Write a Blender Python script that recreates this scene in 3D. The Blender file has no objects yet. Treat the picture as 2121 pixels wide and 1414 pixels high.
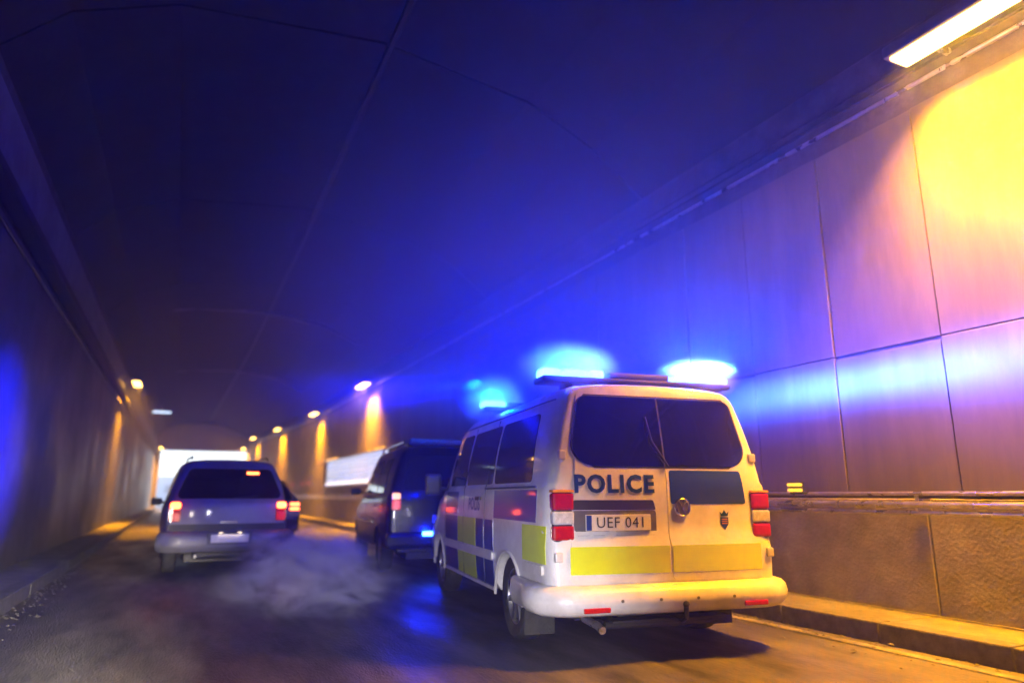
import bpy, bmesh, math, random
from mathutils import Vector, Matrix
random.seed(7)
R = math.radians
scene = bpy.context.scene
COL = scene.collection

# ------------------------------------------------------------ camera
cam_data = bpy.data.cameras.new('camera')
cam_data.sensor_width = 36.0
cam_data.lens = 24.0
cam_data.clip_start = 0.05
cam_data.clip_end = 2000.0
cam = bpy.data.objects.new('camera', cam_data)
COL.objects.link(cam)
cam.location = (0, 0, 1.15)
_th, _ph = R(25.5), R(12.67)
_f = Vector((math.sin(_th) * math.cos(_ph), math.cos(_th) * math.cos(_ph), math.sin(_ph)))
cam.rotation_euler = _f.to_track_quat('-Z', 'Y').to_euler()
cam_data.dof.use_dof = True
cam_data.dof.focus_distance = 5.2
cam_data.dof.aperture_fstop = 0.6
scene.camera = cam

# ------------------------------------------------------------ sky and sun
world = bpy.data.worlds.new('World')
scene.world = world
world.use_nodes = True
wn = world.node_tree.nodes
wl = world.node_tree.links
bg = wn['Background']
sky = wn.new('ShaderNodeTexSky')
sky.sky_type = 'NISHITA'
sky.sun_disc = False
sky.sun_elevation = R(28)
sky.sun_rotation = R(60)
wl.new(sky.outputs['Color'], bg.inputs['Color'])
bg.inputs['Strength'].default_value = 0.12

sun_d = bpy.data.lights.new('sun', 'SUN')
sun_d.energy = 3.0
sun_d.angle = R(0.5)
sun_d.color = (1.0, 0.95, 0.88)
sun = bpy.data.objects.new('sun', sun_d)
COL.objects.link(sun)
sun.location = (40, 90, 60)
_sd = Vector((math.sin(R(60)) * math.cos(R(28)), math.cos(R(60)) * math.cos(R(28)), math.sin(R(28))))
sun.rotation_euler = (-_sd).to_track_quat('-Z', 'Y').to_euler()

# ------------------------------------------------------------ exposure and sampling
scene.view_settings.view_transform = 'Standard'
scene.view_settings.look = 'None'
scene.view_settings.exposure = 2.2
scene.view_settings.gamma = 1.0
scene.view_settings.use_curve_mapping = False
scene.render.engine = 'CYCLES'
cy = scene.cycles
cy.use_denoising = True
cy.use_adaptive_sampling = False
cy.max_bounces = 5
cy.diffuse_bounces = 2
cy.glossy_bounces = 3
cy.transmission_bounces = 2
cy.volume_bounces = 1
cy.volume_step_rate = 2.0
cy.volume_max_steps = 64
cy.sample_clamp_indirect = 6.0
cy.sample_clamp_direct = 0.0
cy.caustics_reflective = False
cy.caustics_refractive = False
scene.render.filter_size = 2.4

SODIUM = (1.0, 0.37, 0.0)
BLUE = (0.0, 0.006, 1.0)
K_SOD = 0.052
K_BLUE = 0.32

# ------------------------------------------------------------ materials
MATS = {}
def mat(name, base=(0.5, 0.5, 0.5), rough=0.5, metal=0.0, coat=0.0, var=0.0, vscale=8.0, bump=0.0, bscale=40.0,
        stretch=(1, 1, 1), dirt=None, dirt_amt=0.5, rvar=0.0, spec=0.5, emit=None, estr=0.0, coords='Object'):
    if name in MATS:
        return MATS[name]
    m = bpy.data.materials.new(name)
    m.use_nodes = True
    nt = m.node_tree
    n, l = nt.nodes, nt.links
    p = n['Principled BSDF']
    p.inputs['Base Color'].default_value = (*base, 1)
    p.inputs['Roughness'].default_value = rough
    p.inputs['Metallic'].default_value = metal
    p.inputs['Specular IOR Level'].default_value = spec
    if coat:
        p.inputs['Coat Weight'].default_value = coat
        p.inputs['Coat Roughness'].default_value = 0.06
    if emit:
        p.inputs['Emission Color'].default_value = (*emit, 1)
        p.inputs['Emission Strength'].default_value = estr
    if var or bump or dirt or rvar:
        tc = n.new('ShaderNodeTexCoord')
        mp = n.new('ShaderNodeMapping')
        mp.inputs['Scale'].default_value = stretch
        l.new(tc.outputs[coords], mp.inputs['Vector'])
    col = None
    if var:
        t = n.new('ShaderNodeTexNoise')
        t.inputs['Scale'].default_value = vscale
        t.inputs['Detail'].default_value = 6
        t.inputs['Roughness'].default_value = 0.62
        l.new(mp.outputs[0], t.inputs['Vector'])
        r = n.new('ShaderNodeValToRGB')
        r.color_ramp.elements[0].position = 0.3
        r.color_ramp.elements[1].position = 0.72
        r.color_ramp.elements[0].color = (*[c * (1 - var) for c in base], 1)
        r.color_ramp.elements[1].color = (*[min(1, c * (1 + var)) for c in base], 1)
        l.new(t.outputs['Fac'], r.inputs['Fac'])
        col = r.outputs['Color']
    if dirt:
        t = n.new('ShaderNodeTexNoise')
        t.inputs['Scale'].default_value = 2.3
        t.inputs['Detail'].default_value = 8
        t.inputs['Roughness'].default_value = 0.7
        l.new(mp.outputs[0], t.inputs['Vector'])
        r = n.new('ShaderNodeValToRGB')
        r.color_ramp.elements[0].position = 0.42
        r.color_ramp.elements[1].position = 0.68
        r.color_ramp.elements[0].color = (0, 0, 0, 1)
        r.color_ramp.elements[1].color = (dirt_amt, dirt_amt, dirt_amt, 1)
        l.new(t.outputs['Fac'], r.inputs['Fac'])
        mx = n.new('ShaderNodeMixRGB')
        l.new(r.outputs['Color'], mx.inputs['Fac'])
        if col:
            l.new(col, mx.inputs['Color1'])
        else:
            mx.inputs['Color1'].default_value = (*base, 1)
        mx.inputs['Color2'].default_value = (*dirt, 1)
        col = mx.outputs['Color']
    if col:
        l.new(col, p.inputs['Base Color'])
    if rvar:
        t = n.new('ShaderNodeTexNoise')
        t.inputs['Scale'].default_value = vscale * 0.6
        t.inputs['Detail'].default_value = 5
        l.new(mp.outputs[0], t.inputs['Vector'])
        r = n.new('ShaderNodeMapRange')
        r.inputs['From Min'].default_value = 0.35
        r.inputs['From Max'].default_value = 0.65
        r.inputs['To Min'].default_value = max(0.03, rough - rvar)
        r.inputs['To Max'].default_value = min(1, rough + rvar)
        l.new(t.outputs['Fac'], r.inputs['Value'])
        l.new(r.outputs[0], p.inputs['Roughness'])
    if bump:
        t = n.new('ShaderNodeTexNoise')
        t.inputs['Scale'].default_value = bscale
        t.inputs['Detail'].default_value = 5
        l.new(mp.outputs[0], t.inputs['Vector'])
        b = n.new('ShaderNodeBump')
        b.inputs['Strength'].default_value = bump
        b.inputs['Distance'].default_value = 0.02
        l.new(t.outputs['Fac'], b.inputs['Height'])
        l.new(b.outputs[0], p.inputs['Normal'])
    MATS[name] = m
    return m

def emis(name, color, strength):
    m = bpy.data.materials.new(name)
    m.use_nodes = True
    p = m.node_tree.nodes['Principled BSDF']
    p.inputs['Base Color'].default_value = (0.02, 0.02, 0.02, 1)
    p.inputs['Roughness'].default_value = 0.2
    p.inputs['Emission Color'].default_value = (*color, 1)
    p.inputs['Emission Strength'].default_value = strength
    MATS[name] = m
    return m

asphalt = mat('asphalt', (0.058, 0.056, 0.053), 0.5, var=0.45, vscale=3.0, bump=0.5, bscale=70, stretch=(1, 0.22, 1),
              dirt=(0.20, 0.18, 0.16), dirt_amt=0.8, rvar=0.16)
pave_m = mat('pavement_concrete', (0.20, 0.19, 0.175), 0.8, var=0.3, vscale=5, bump=0.35, bscale=60, dirt=(0.08, 0.075, 0.07), dirt_amt=0.6)
kerb_m = mat('kerb_granite', (0.13, 0.125, 0.12), 0.75, var=0.35, vscale=14, bump=0.3, bscale=90)
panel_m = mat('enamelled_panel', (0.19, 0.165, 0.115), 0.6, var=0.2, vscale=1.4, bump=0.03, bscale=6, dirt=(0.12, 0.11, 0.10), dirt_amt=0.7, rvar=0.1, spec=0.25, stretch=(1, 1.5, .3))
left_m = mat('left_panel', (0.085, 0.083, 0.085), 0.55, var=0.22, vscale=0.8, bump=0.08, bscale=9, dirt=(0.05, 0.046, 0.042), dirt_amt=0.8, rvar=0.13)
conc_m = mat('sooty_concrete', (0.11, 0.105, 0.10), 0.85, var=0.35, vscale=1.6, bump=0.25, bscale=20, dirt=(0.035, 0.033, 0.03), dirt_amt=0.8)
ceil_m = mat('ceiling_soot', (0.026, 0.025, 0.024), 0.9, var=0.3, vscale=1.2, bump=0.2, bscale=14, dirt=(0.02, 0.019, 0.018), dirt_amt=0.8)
base_m = mat('base_concrete', (0.26, 0.25, 0.235), 0.7, var=0.25, vscale=2.2, bump=0.35, bscale=35, dirt=(0.10, 0.09, 0.08), dirt_amt=0.6)
fascia_m = mat('portal_fascia', (0.22, 0.23, 0.25), 0.6, var=0.2, vscale=1.2, dirt=(0.08, 0.08, 0.08))
steel_m = mat('galvanised_steel', (0.55, 0.54, 0.52), 0.32, metal=0.9, var=0.2, vscale=9, rvar=0.1)
dark_m = mat('dark_metal', (0.03, 0.03, 0.032), 0.5, metal=0.3, var=0.2, vscale=10)
rubber_m = mat('tyre_rubber', (0.018, 0.018, 0.018), 0.8, var=0.3, vscale=25, bump=0.3, bscale=60, dirt=(0.09, 0.085, 0.08), dirt_amt=0.55)
rim_m = mat('alloy', (0.42, 0.42, 0.43), 0.35, metal=0.8, var=0.25, vscale=12, dirt=(0.08, 0.07, 0.06), dirt_amt=0.6)
white_m = mat('white_paint', (0.78, 0.78, 0.76), 0.3, coat=0.6, var=0.05, vscale=3, dirt=(0.36, 0.33, 0.30), dirt_amt=0.5, bump=0.02, bscale=4)
bumper_m = mat('white_bumper_plastic', (0.72, 0.71, 0.69), 0.38, coat=0.3, var=0.06, vscale=4, dirt=(0.3, 0.27, 0.24), dirt_amt=0.55)
silver_m = mat('silver_paint', (0.24, 0.24, 0.26), 0.5, metal=0.25, coat=0.1, var=0.06, vscale=4, dirt=(0.16, 0.15, 0.14), dirt_amt=0.7, bump=0.02, bscale=4)
black_m = mat('black_paint', (0.004, 0.004, 0.007), 0.3, spec=.3, coat=.25, var=0.15, vscale=4, dirt=(0.02, 0.019, 0.019), dirt_amt=0.35, bump=0.02, bscale=4)
glass_m = mat('tinted_glass', (0.006, 0.007, 0.01), 0.06, spec=0.8, rvar=0.03, vscale=6)
plastic_m = mat('black_plastic', (0.022, 0.022, 0.024), 0.5, var=0.2, vscale=14, bump=0.1, bscale=80)
blue_m = mat('blue_film', (0.01, 0.045, 0.30), 0.28, coat=0.4, var=0.06, vscale=4, dirt=(0.05, 0.06, 0.12), dirt_amt=0.4)
yellow_m = mat('fluorescent_yellow_film', (0.66, 0.80, 0.0), 0.32, coat=0.3, var=0.05, vscale=4, dirt=(0.42, 0.5, 0.02), dirt_amt=0.3)
letter_m = mat('blue_lettering', (0.012, 0.05, 0.26), 0.35)
plate_m = mat('plate_white', (0.72, 0.72, 0.7), 0.4, var=0.05, dirt=(0.3, 0.28, 0.26), dirt_amt=0.4)
ink_m = mat('plate_ink', (0.02, 0.02, 0.02), 0.5)
redl_m = mat('red_lens', (0.42, 0.008, 0.012), 0.12, coat=1.0, var=0.15, vscale=30)
clearl_m = mat('clear_lens', (0.55, 0.55, 0.58), 0.12, coat=1.0, var=0.25, vscale=40)
amberl_m = mat('amber_lens', (0.8, 0.32, 0.01), 0.15, coat=1.0)
chrome_m = mat('chrome', (0.7, 0.7, 0.72), 0.12, metal=1.0)
grey_m = mat('grey_plastic', (0.10, 0.10, 0.105), 0.55, var=0.15, vscale=12)
snow_m = mat('snow', (0.75, 0.77, 0.8), 0.8, var=0.1, vscale=1, bump=0.3, bscale=5)
pale_m = mat('pale_render', (0.55, 0.58, 0.62), 0.8, var=0.12, vscale=2)
debris_m = mat('dirty_slush', (0.09, 0.085, 0.08), 0.7, var=0.6, vscale=4, coords='Object')
sod_e = emis('sodium_lens', (1.0, 0.46, 0.075), 4.5)
blue_e = emis('blue_led', (0.035, 0.20, 1.0), 6)
red_e = emis('brake_lamp', (1.0, 0.085, 0.02), 4.5)
red2_e = emis('tail_lamp', (1.0, 0.02, 0.03), 0.15)
white_e = emis('cold_white_lamp', (0.6, 0.75, 1.0), 0.6)
plate_e = emis('plate_lamp', (1.0, 0.75, 0.55), .5)
amber_e = emis('amber_reflection_glow', (1.0, 0.42, 0.02), 0.7)  # emission for reflected amber light
redm_e = emis('red_reflection_glow', (1.0, 0.02, 0.03), 0.4)  # emission for reflected red light

# ------------------------------------------------------------ mesh helpers
def link(o, parent=None):
    COL.objects.link(o)
    if parent is not None:
        o.parent = parent
    return o

def tag(o, label=None, cat=None, group=None, kind=None):
    if label: o['label'] = label
    if cat: o['category'] = cat
    if group: o['group'] = group
    if kind: o['kind'] = kind
    return o

def empty(name, loc=(0, 0, 0), rz=0.0):
    o = bpy.data.objects.new(name, None)
    o.empty_display_size = 0.2
    link(o)
    o.location = loc
    o.rotation_euler = (0, 0, rz)
    return o

def mesh_from(name, V, F, m, smooth=False, sharp=None, mats=None, midx=None):
    me = bpy.data.meshes.new(name)
    me.from_pydata([tuple(v) for v in V], [], F)
    for mm in (mats or [m]):
        me.materials.append(mm)
    if midx:
        me.polygons.foreach_set('material_index', midx)
    if smooth:
        me.polygons.foreach_set('use_smooth', [True] * len(me.polygons))
        me.update()
        me.set_sharp_from_angle(angle=R(sharp or 38))
    me.update()
    return me

def obj(name, V, F, m, parent=None, loc=None, rot=None, **k):
    o = bpy.data.objects.new(name, mesh_from(name, V, F, m, **k))
    link(o, parent)
    if loc is not None: o.location = loc
    if rot is not None: o.rotation_euler = rot
    return o

class MB:
    def __init__(s):
        s.V, s.F = [], []
    def add(s, V, F):
        b = len(s.V)
        s.V += [tuple(v) for v in V]
        s.F += [tuple(i + b for i in f) for f in F]
        return s
    def box(s, c, d, bev=0.0, M=None):
        bm = bmesh.new()
        bmesh.ops.create_cube(bm, size=1)
        for v in bm.verts:
            v.co = Vector((v.co.x * d[0], v.co.y * d[1], v.co.z * d[2]))
        if bev:
            bmesh.ops.bevel(bm, geom=bm.edges[:] + bm.verts[:], offset=bev, segments=2, profile=0.6, affect='EDGES')
        bm.verts.index_update()
        V = [(M @ v.co if M else v.co) + Vector(c) for v in bm.verts]
        F = [[v.index for v in f.verts] for f in bm.faces]
        bm.free()
        return s.add(V, F)
    def cyl(s, c, r, h, axis='z', n=24, r2=None, cap=True):
        r2 = r if r2 is None else r2
        V = []
        for k, (rr, hh) in enumerate(((r, -h / 2), (r2, h / 2))):
            for i in range(n):
                a = 2 * math.pi * i / n
                p = (rr * math.cos(a), rr * math.sin(a), hh)
                V.append(p)
        F = [(i, (i + 1) % n, n + (i + 1) % n, n + i) for i in range(n)]
        if cap:
            F += [tuple(range(n - 1, -1, -1)), tuple(range(n, 2 * n))]
        if axis == 'x': V = [(p[2], p[0], p[1]) for p in V]
        if axis == 'y': V = [(p[1], p[2], p[0]) for p in V]
        return s.add([Vector(p) + Vector(c) for p in V], F)
    def lathe(s, prof, c, axis='x', n=32):
        V, F = [], []
        m = len(prof)
        for i in range(n):
            a = 2 * math.pi * i / n
            for (r, h) in prof:
                V.append((h, r * math.cos(a), r * math.sin(a)))
        for i in range(n):
            for j in range(m - 1):
                F.append((i * m + j, ((i + 1) % n) * m + j, ((i + 1) % n) * m + j + 1, i * m + j + 1))
        if axis == 'z': V = [(p[1], p[2], p[0]) for p in V]
        return s.add([Vector(p) + Vector(c) for p in V], F)
    def tube(s, pts, r, n=10):
        pts = [Vector(p) for p in pts]
        V, F = [], []
        for i, p in enumerate(pts):
            d = (pts[min(i + 1, len(pts) - 1)] - pts[max(i - 1, 0)]).normalized()
            u = d.cross(Vector((0.13, 0.2, 1))).normalized()
            w = d.cross(u)
            for k in range(n):
                a = 2 * math.pi * k / n
                V.append(p + (u * math.cos(a) + w * math.sin(a)) * r)
        for i in range(len(pts) - 1):
            for k in range(n):
                F.append((i * n + k, i * n + (k + 1) % n, (i + 1) * n + (k + 1) % n, (i + 1) * n + k))
        F += [tuple(range(n - 1, -1, -1)), tuple(range((len(pts) - 1) * n, len(pts) * n))]
        return s.add(V, F)
    def build(s, name, m, parent=None, loc=None, rot=None, smooth=False, **k):
        return obj(name, s.V, s.F, m, parent, loc, rot, smooth=smooth, **k)

def interp(x, xs, ys):
    if x <= xs[0]: return ys[0]
    for i in range(1, len(xs)):
        if x <= xs[i]:
            t = (x - xs[i - 1]) / (xs[i] - xs[i - 1])
            return ys[i - 1] * (1 - t) + ys[i] * t
    return ys[-1]

# ------------------------------------------------------------ the tunnel
def XR(y): return interp(y, [36, 44, 54, 62], [5.98, 5.6, 5.0, 4.88])
def XL(y): return interp(y, [30, 62], [-2.11, -1.97])
Y0, Y1 = -40.0, 62.0

def strip(name, ys, fa, fb, za, zb, m, kind='structure'):
    V, F = [], []
    for i, y in enumerate(ys):
        V += [(fa(y), y, za), (fb(y), y, zb)]
    for i in range(len(ys) - 1):
        a = 2 * i
        F.append((a, a + 1, a + 3, a + 2))
    o = obj(name, V, F, m)
    tag(o, kind=kind)
    return o
YS = [Y0 + 2 * i for i in range(52)]
# ground sheet outside (snowy) and the road on top
g = obj('ground', [(-150, -60, -0.02), (150, -60, -0.02), (150, 260, -0.02), (-150, 260, -0.02)], [(0, 1, 2, 3)], snow_m)
tag(g, kind='structure')
V, F = [], []
nx = 26
ysr = [-40 + 0.5 * i for i in range(172)] + [46 + 4 * i for i in range(30)]
for y in ysr:
    for i in range(nx + 1):
        t = i / nx
        x = -1.50 + t * (5.15 + 1.50) if y < 62 else -3 + t * 9
        # shallow wheel ruts and uneven surface
        z = 0.006 * math.sin(x * 4.1 + 1.0) + 0.004 * math.sin(y * 0.9 + x * 2) + 0.003 * math.sin(y * 2.3 - x * 5)
        V.append((x, y, z if 0 < i < nx else 0.0))
for j in range(len(ysr) - 1):
    for i in range(nx):
        a = j * (nx + 1) + i
        F.append((a, a + 1, a + nx + 2, a + nx + 1))
road = obj('road', V, F, asphalt, smooth=True)
tag(road, kind='structure')
# faint worn edge line
ln = obj('edge_line', [(4.88, -40, 0.016), (4.98, -40, 0.016), (4.98, 60, 0.016), (4.88, 60, 0.016)], [(0, 1, 2, 3)],
         mat('worn_road_paint', (0.28, 0.27, 0.25), 0.6, var=0.7, vscale=6, dirt=(0.06, 0.055, 0.05), dirt_amt=0.95))
ln.parent = road

# pavements: cast slab strips, each slab a piece, kerb stones in front
def box_y(xa0, xa1, xb0, xb1, ya, yb, za, zb):
    """box whose left/right x may differ at both ends (follows the wall)"""
    V = [(xa0, ya, za), (xa1, ya, za), (xb1, yb, za), (xb0, yb, za),
         (xa0, ya, zb), (xa1, ya, zb), (xb1, yb, zb), (xb0, yb, zb)]
    F = [(3, 2, 1, 0), (4, 5, 6, 7), (0, 1, 5, 4), (1, 2, 6, 5), (2, 3, 7, 6), (3, 0, 4, 7)]
    return V, F
def bevel_mesh(me, off):
    bm = bmesh.new(); bm.from_mesh(me)
    bmesh.ops.bevel(bm, geom=bm.edges[:], offset=off, segments=1, affect='EDGES')
    bm.to_mesh(me); bm.free()

pl = empty('pavement', (-1.8, 0, 0)); tag(pl, kind='structure')
pr = empty('pavement', (5.5, 0, 0)); tag(pr, kind='structure')
for side, root in ((-1, pl), (1, pr)):
    y = Y0
    while y < Y1:
        yn = min(y + 2.0, Y1)
        if side < 0:
            V, F = box_y(XL(y) - 0.05, -1.62, XL(yn) - 0.05, -1.62, y + 0.006, yn - 0.006, -0.01, 0.148)
        else:
            V, F = box_y(5.32, XR(y) + 0.05, 5.32, max(5.33, XR(yn) + 0.05), y + 0.006, yn - 0.006, -0.01, 0.148)
            if XR(yn) < 5.4: V = None
        if V:
            V = [(v[0] - root.location.x, v[1], v[2]) for v in V]
            o = obj('slab', V, F, pave_m, root); bevel_mesh(o.data, 0.004)
        y = yn
    ks = None
    y = Y0
    while y < Y1:
        if ks is None:
            mb = MB().box((0, 0, 0), (0.17, 0.985, 0.19), 0.014)
            ks = mb.build('kerb_stone', kerb_m, root); o = ks
        else:
            o = ks.copy(); link(o, root)
        xk = -1.535 if side < 0 else 5.235
        o.location = (xk - root.location.x + random.uniform(-.004, .004), y + 0.5, 0.062 + random.uniform(-.003, .003))
        o.rotation_euler = (0, 0, random.uniform(-.004, .004))
        y += 1.0
# dark joint bed under the slabs
for a, b in ((-2.2, -1.5), (5.2, 6.1)):
    o = obj('pavement_bed', *box_y(a, b, a, b, Y0, Y1, -0.015, 0.1), dark_m); o.parent = pl; o.location.x = 1.8

# ---- right wall: structural wall, base upstand, two rows of enamelled panels
def wall_root(name, label):
    o = empty(name); tag(o, label, 'wall'); return o
rw = wall_root('panelled_wall', 'tall pale panelled tunnel wall beside the police van, lit amber and blue')
V, F = [], []
for y in YS + [Y1]:
    x = XR(min(y, Y1))
    V += [(x + 0.05, y, -0.02), (x + 0.05, y, 5.62), (x + 0.9, y, 5.62), (x + 0.9, y, -0.02)]
n = len(YS) + 1
for i in range(n - 1):
    a = 4 * i
    for k in range(4):
        F.append((a + k, a + (k + 1) % 4, a + 4 + (k + 1) % 4, a + 4 + k))
F += [(0, 1, 2, 3), (4 * n - 4, 4 * n - 3, 4 * n - 2, 4 * n - 1)]
obj('backing', V, F, conc_m, rw)
# upstand
def seg_wall(root, name, ya, yb, fx, sgn, z0, z1, proud, depth, m, gap=0.006, bev=0.004):
    xa, xb = fx(ya), fx(yb)
    if sgn > 0:
        V, F = box_y(xa - proud, xa - proud + depth, xb - proud, xb - proud + depth, ya + gap, yb - gap, z0, z1)
    else:
        V, F = box_y(xa + proud - depth, xa + proud, xb + proud - depth, xb + proud, ya + gap, yb - gap, z0, z1)
    o = obj(name, V, F, m, root)
    if bev: bevel_mesh(o.data, bev)
    return o
P = 1.11
ya = 3.68 - P * 39
k = 0
while ya < Y1 - 0.2:
    yb = min(ya + P, Y1)
    j1, j2 = random.uniform(-.009, .009), random.uniform(-.009, .009)
    if not (21.5 < (ya + yb) / 2 < 32.0):
        seg_wall(rw, 'panel', ya, yb, XR, 1, 1.14, 2.50 + (0.0 if k % 2 else .02), 0.02 + j1, 0.05, panel_m, 0.007)
    else:
        seg_wall(rw, 'panel', ya, yb, XR, 1, 1.14, 1.52, 0.02 + j1, 0.05, panel_m, 0.007)
    zlow = 2.535 if not (21.5 < (ya + yb) / 2 < 32.0) else 2.66
    seg_wall(rw, 'panel', ya, yb, XR, 1, zlow, 4.75, 0.015 + j2, 0.05, panel_m, 0.007)
    ya = yb
    k += 1
ya = Y0
while ya < Y1:
    yb = min(ya + 4.0, Y1)
    seg_wall(rw, 'upstand', ya, yb, XR, 1, 0.1, 1.12, 0.03, 0.08, base_m, 0.004, 0.01)
    ya = yb
# cable conduits high on the wall
for k, (z, r) in enumerate(((4.98, 0.022), (5.12, 0.018), (5.22, 0.012))):
    MB().tube([(XR(y) - 0.0, y, z) for y in YS if y <= Y1], r, 6).build('conduit', dark_m if k else steel_m, rw, smooth=True)

# hand rail on posts fixed to the upstand
rail = empty('hand_rail', (5.72, 3, 0.148))
tag(rail, 'two pipe steel hand rail running along the foot of the panelled wall', 'hand rail')
def rl(z, r, dx):
    MB().tube([(XR(y) - dx - 5.72, y - 3, z - 0.148) for y in YS if y <= 40], r, 12).build('pipe', steel_m, rail, smooth=True)
rl(1.165, 0.017, 0.16); rl(1.07, 0.030, 0.16); rl(1.0, 0.018, 0.16)
pst = None
for k in range(26):
    y = -12 + 2.0 * k
    if XR(y) < 5.9: break
    if pst is None:
        mb = MB()
        mb.box((0.05, 0, 1.07), (0.12, 0.03, 0.02), 0.004)
        mb.box((0.10, 0, 1.05), (0.02, 0.12, 0.14), 0.004)
        mb.box((0, 0, 1.08), (0.02, 0.03, 0.19), 0.003)
        pst = mb.build('bracket', steel_m, rail); o = pst
    else:
        o = pst.copy(); link(o, rail)
    o.location = (XR(y) - 0.16 - 5.72, y - 3, -0.148)

wm = empty('rail_reflector', (5.74, 5.25, 1.20)); tag(wm, 'small double amber reflector with painted-in glow on the hand rail just right of the police van', 'marker')
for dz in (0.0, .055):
    MB().box((0, 0, dz), (.05, .16, .03), .012).build('lens', amber_e, wm)  # emission stands in for light thrown back by the reflector
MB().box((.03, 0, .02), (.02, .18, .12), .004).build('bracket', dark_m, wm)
# ---- left wall
lw = wall_root('smooth_wall', 'dark smooth tunnel wall beside the silver car with soft blue glow')
V, F = [], []
for y in YS + [Y1]:
    x = XL(min(y, Y1))
    V += [(x - 0.04, y, -0.02), (x - 0.04, y, 5.75), (x - 0.9, y, 5.75), (x - 0.9, y, -0.02)]
for_f = []
for i in range(n - 1):
    a = 4 * i
    for k in range(4):
        for_f.append((a + k, a + (k + 1) % 4, a + 4 + (k + 1) % 4, a + 4 + k))
for_f += [(0, 1, 2, 3), (4 * n - 4, 4 * n - 3, 4 * n - 2, 4 * n - 1)]
obj('backing', V, for_f, conc_m, lw)
ya = Y0
while ya < Y1 - .2:
    yb = min(ya + 3.0, Y1)
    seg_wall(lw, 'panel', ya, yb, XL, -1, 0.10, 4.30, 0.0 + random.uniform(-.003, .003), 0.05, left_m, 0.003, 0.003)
    seg_wall(lw, 'fascia_panel', ya, yb, XL, -1, 4.62, 5.45, 0.02 + random.uniform(-.003, .003), 0.06, fascia_m, 0.004, 0.003)
    ya = yb
mb = MB()
for (z, w) in ((4.38, 0.20),):
    V, F = [], []
    ys = [y for y in YS if y <= Y1]
    for y in ys:
        x = XL(y)
        V += [(x, y, z - 0.02), (x + w, y, z - 0.02), (x + w, y, z + 0.1), (x + w - .01, y, z + 0.1), (x + w - .01, y, z), (x, y, z)]
    for i in range(len(ys) - 1):
        for k in range(6):
            a = 6 * i
            F.append((a + k, a + (k + 1) % 6, a + 6 + (k + 1) % 6, a + 6 + k))
    mb.add(V, F)
mb.build('cable_tray', dark_m, lw)
MB().tube([(XL(y) + 0.09, y, 4.42) for y in YS if y <= Y1], 0.03, 6).build('cable', plastic_m, lw, smooth=True)
MB().tube([(XL(y) + 0.03, y, 4.16) for y in YS if y <= Y1], 0.02, 6).build('cable', plastic_m, lw, smooth=True)

# ---- ceiling
o = obj('wall', *box_y(-3.1, 7, -3.1, 7, Y0 - .6, Y0, -.02, 8.6), conc_m); tag(o, kind='structure')  # unseen cross wall added behind the camera to keep sky light out
ceil = empty('ceiling'); tag(ceil, kind='structure')
def cprof(y):
    xr, xl = XR(y), XL(y)
    return [(xl - 0.9, 5.7), (xl - 0.05, 5.72), (xl + 0.55, 6.35), (xl + 1.6, 6.8), (1.9, 7.05), (xr - 1.9, 6.75), (xr - 0.8, 6.25), (xr + 0.05, 5.6), (xr + 0.9, 5.58)]
y = Y0
while y < Y1 - .5:
    yn = min(y + 6, Y1)
    V, F = [], []
    for yy, g_ in ((y, 0.02), (yn, -0.02)):
        pr_ = cprof(yy)
        V += [(px_, yy + g_, pz_) for (px_, pz_) in pr_]
        V += [(px_, yy + g_, 7.9) for (px_, pz_) in pr_]
    m9 = 9
    for i in range(m9 - 1):
        F.append((i, i + 1, 2 * m9 + i + 1, 2 * m9 + i))
        F.append((m9 + i + 1, m9 + i, 3 * m9 + i, 3 * m9 + i + 1))
        F.append((i + 1, i, m9 + i, m9 + i + 1))
        F.append((2 * m9 + i, 2 * m9 + i + 1, 3 * m9 + i + 1, 3 * m9 + i))
    F.append((0, 2 * m9, 3 * m9, m9)); F.append((m9 - 1, 2 * m9 - 1, 4 * m9 - 1, 3 * m9 - 1))
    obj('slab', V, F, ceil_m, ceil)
    y = yn
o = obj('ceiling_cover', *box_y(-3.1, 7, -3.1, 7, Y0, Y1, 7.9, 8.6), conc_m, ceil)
# longitudinal joint cover strip and cross ducts
MB().tube([(1.9 + 0.25 * math.sin(y * .06), y, 7.03) for y in YS if y <= Y1], 0.05, 6).build('joint_cover', dark_m, ceil)
for yy in (23, 35):
    MB().tube([(-1.5, yy, 6.6), (0, yy, 6.9), (1.9, yy, 6.98), (3.8, yy, 6.75), (5.1, yy, 6.2)], 0.05, 6).build('cross_duct', fascia_m, ceil)

# ---- far portal head wall
ph = empty('portal', (1.4, Y1, 0)); tag(ph, 'grey portal head wall above the bright tunnel exit', 'portal')
for k in range(4):
    a = -2.9 + k * 2.5
    mb = MB().box((a - 1.4 + 1.2, 0.2, 5.83), (2.47, 0.4, 2.1), 0.01)
    mb.build('panel', mat('portal_cladding', (.42, .45, .52), .5, var=.15, vscale=1), ph)
MB().box((0.2, 0.75, 6.7), (9.6, 0.3, 3.8)).build('backing', conc_m, ph)
MB().box((0.6, 0.05, 4.72), (9.6, 0.5, 0.12), 0.02).build('lintel', steel_m, ph)
for s, xx in ((-1, -3.55), (1, 4.05)):
    MB().box((xx, 0.5, 2.35), (1.1, 0.5, 4.7), 0.02).build('pier', base_m, ph)

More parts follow.
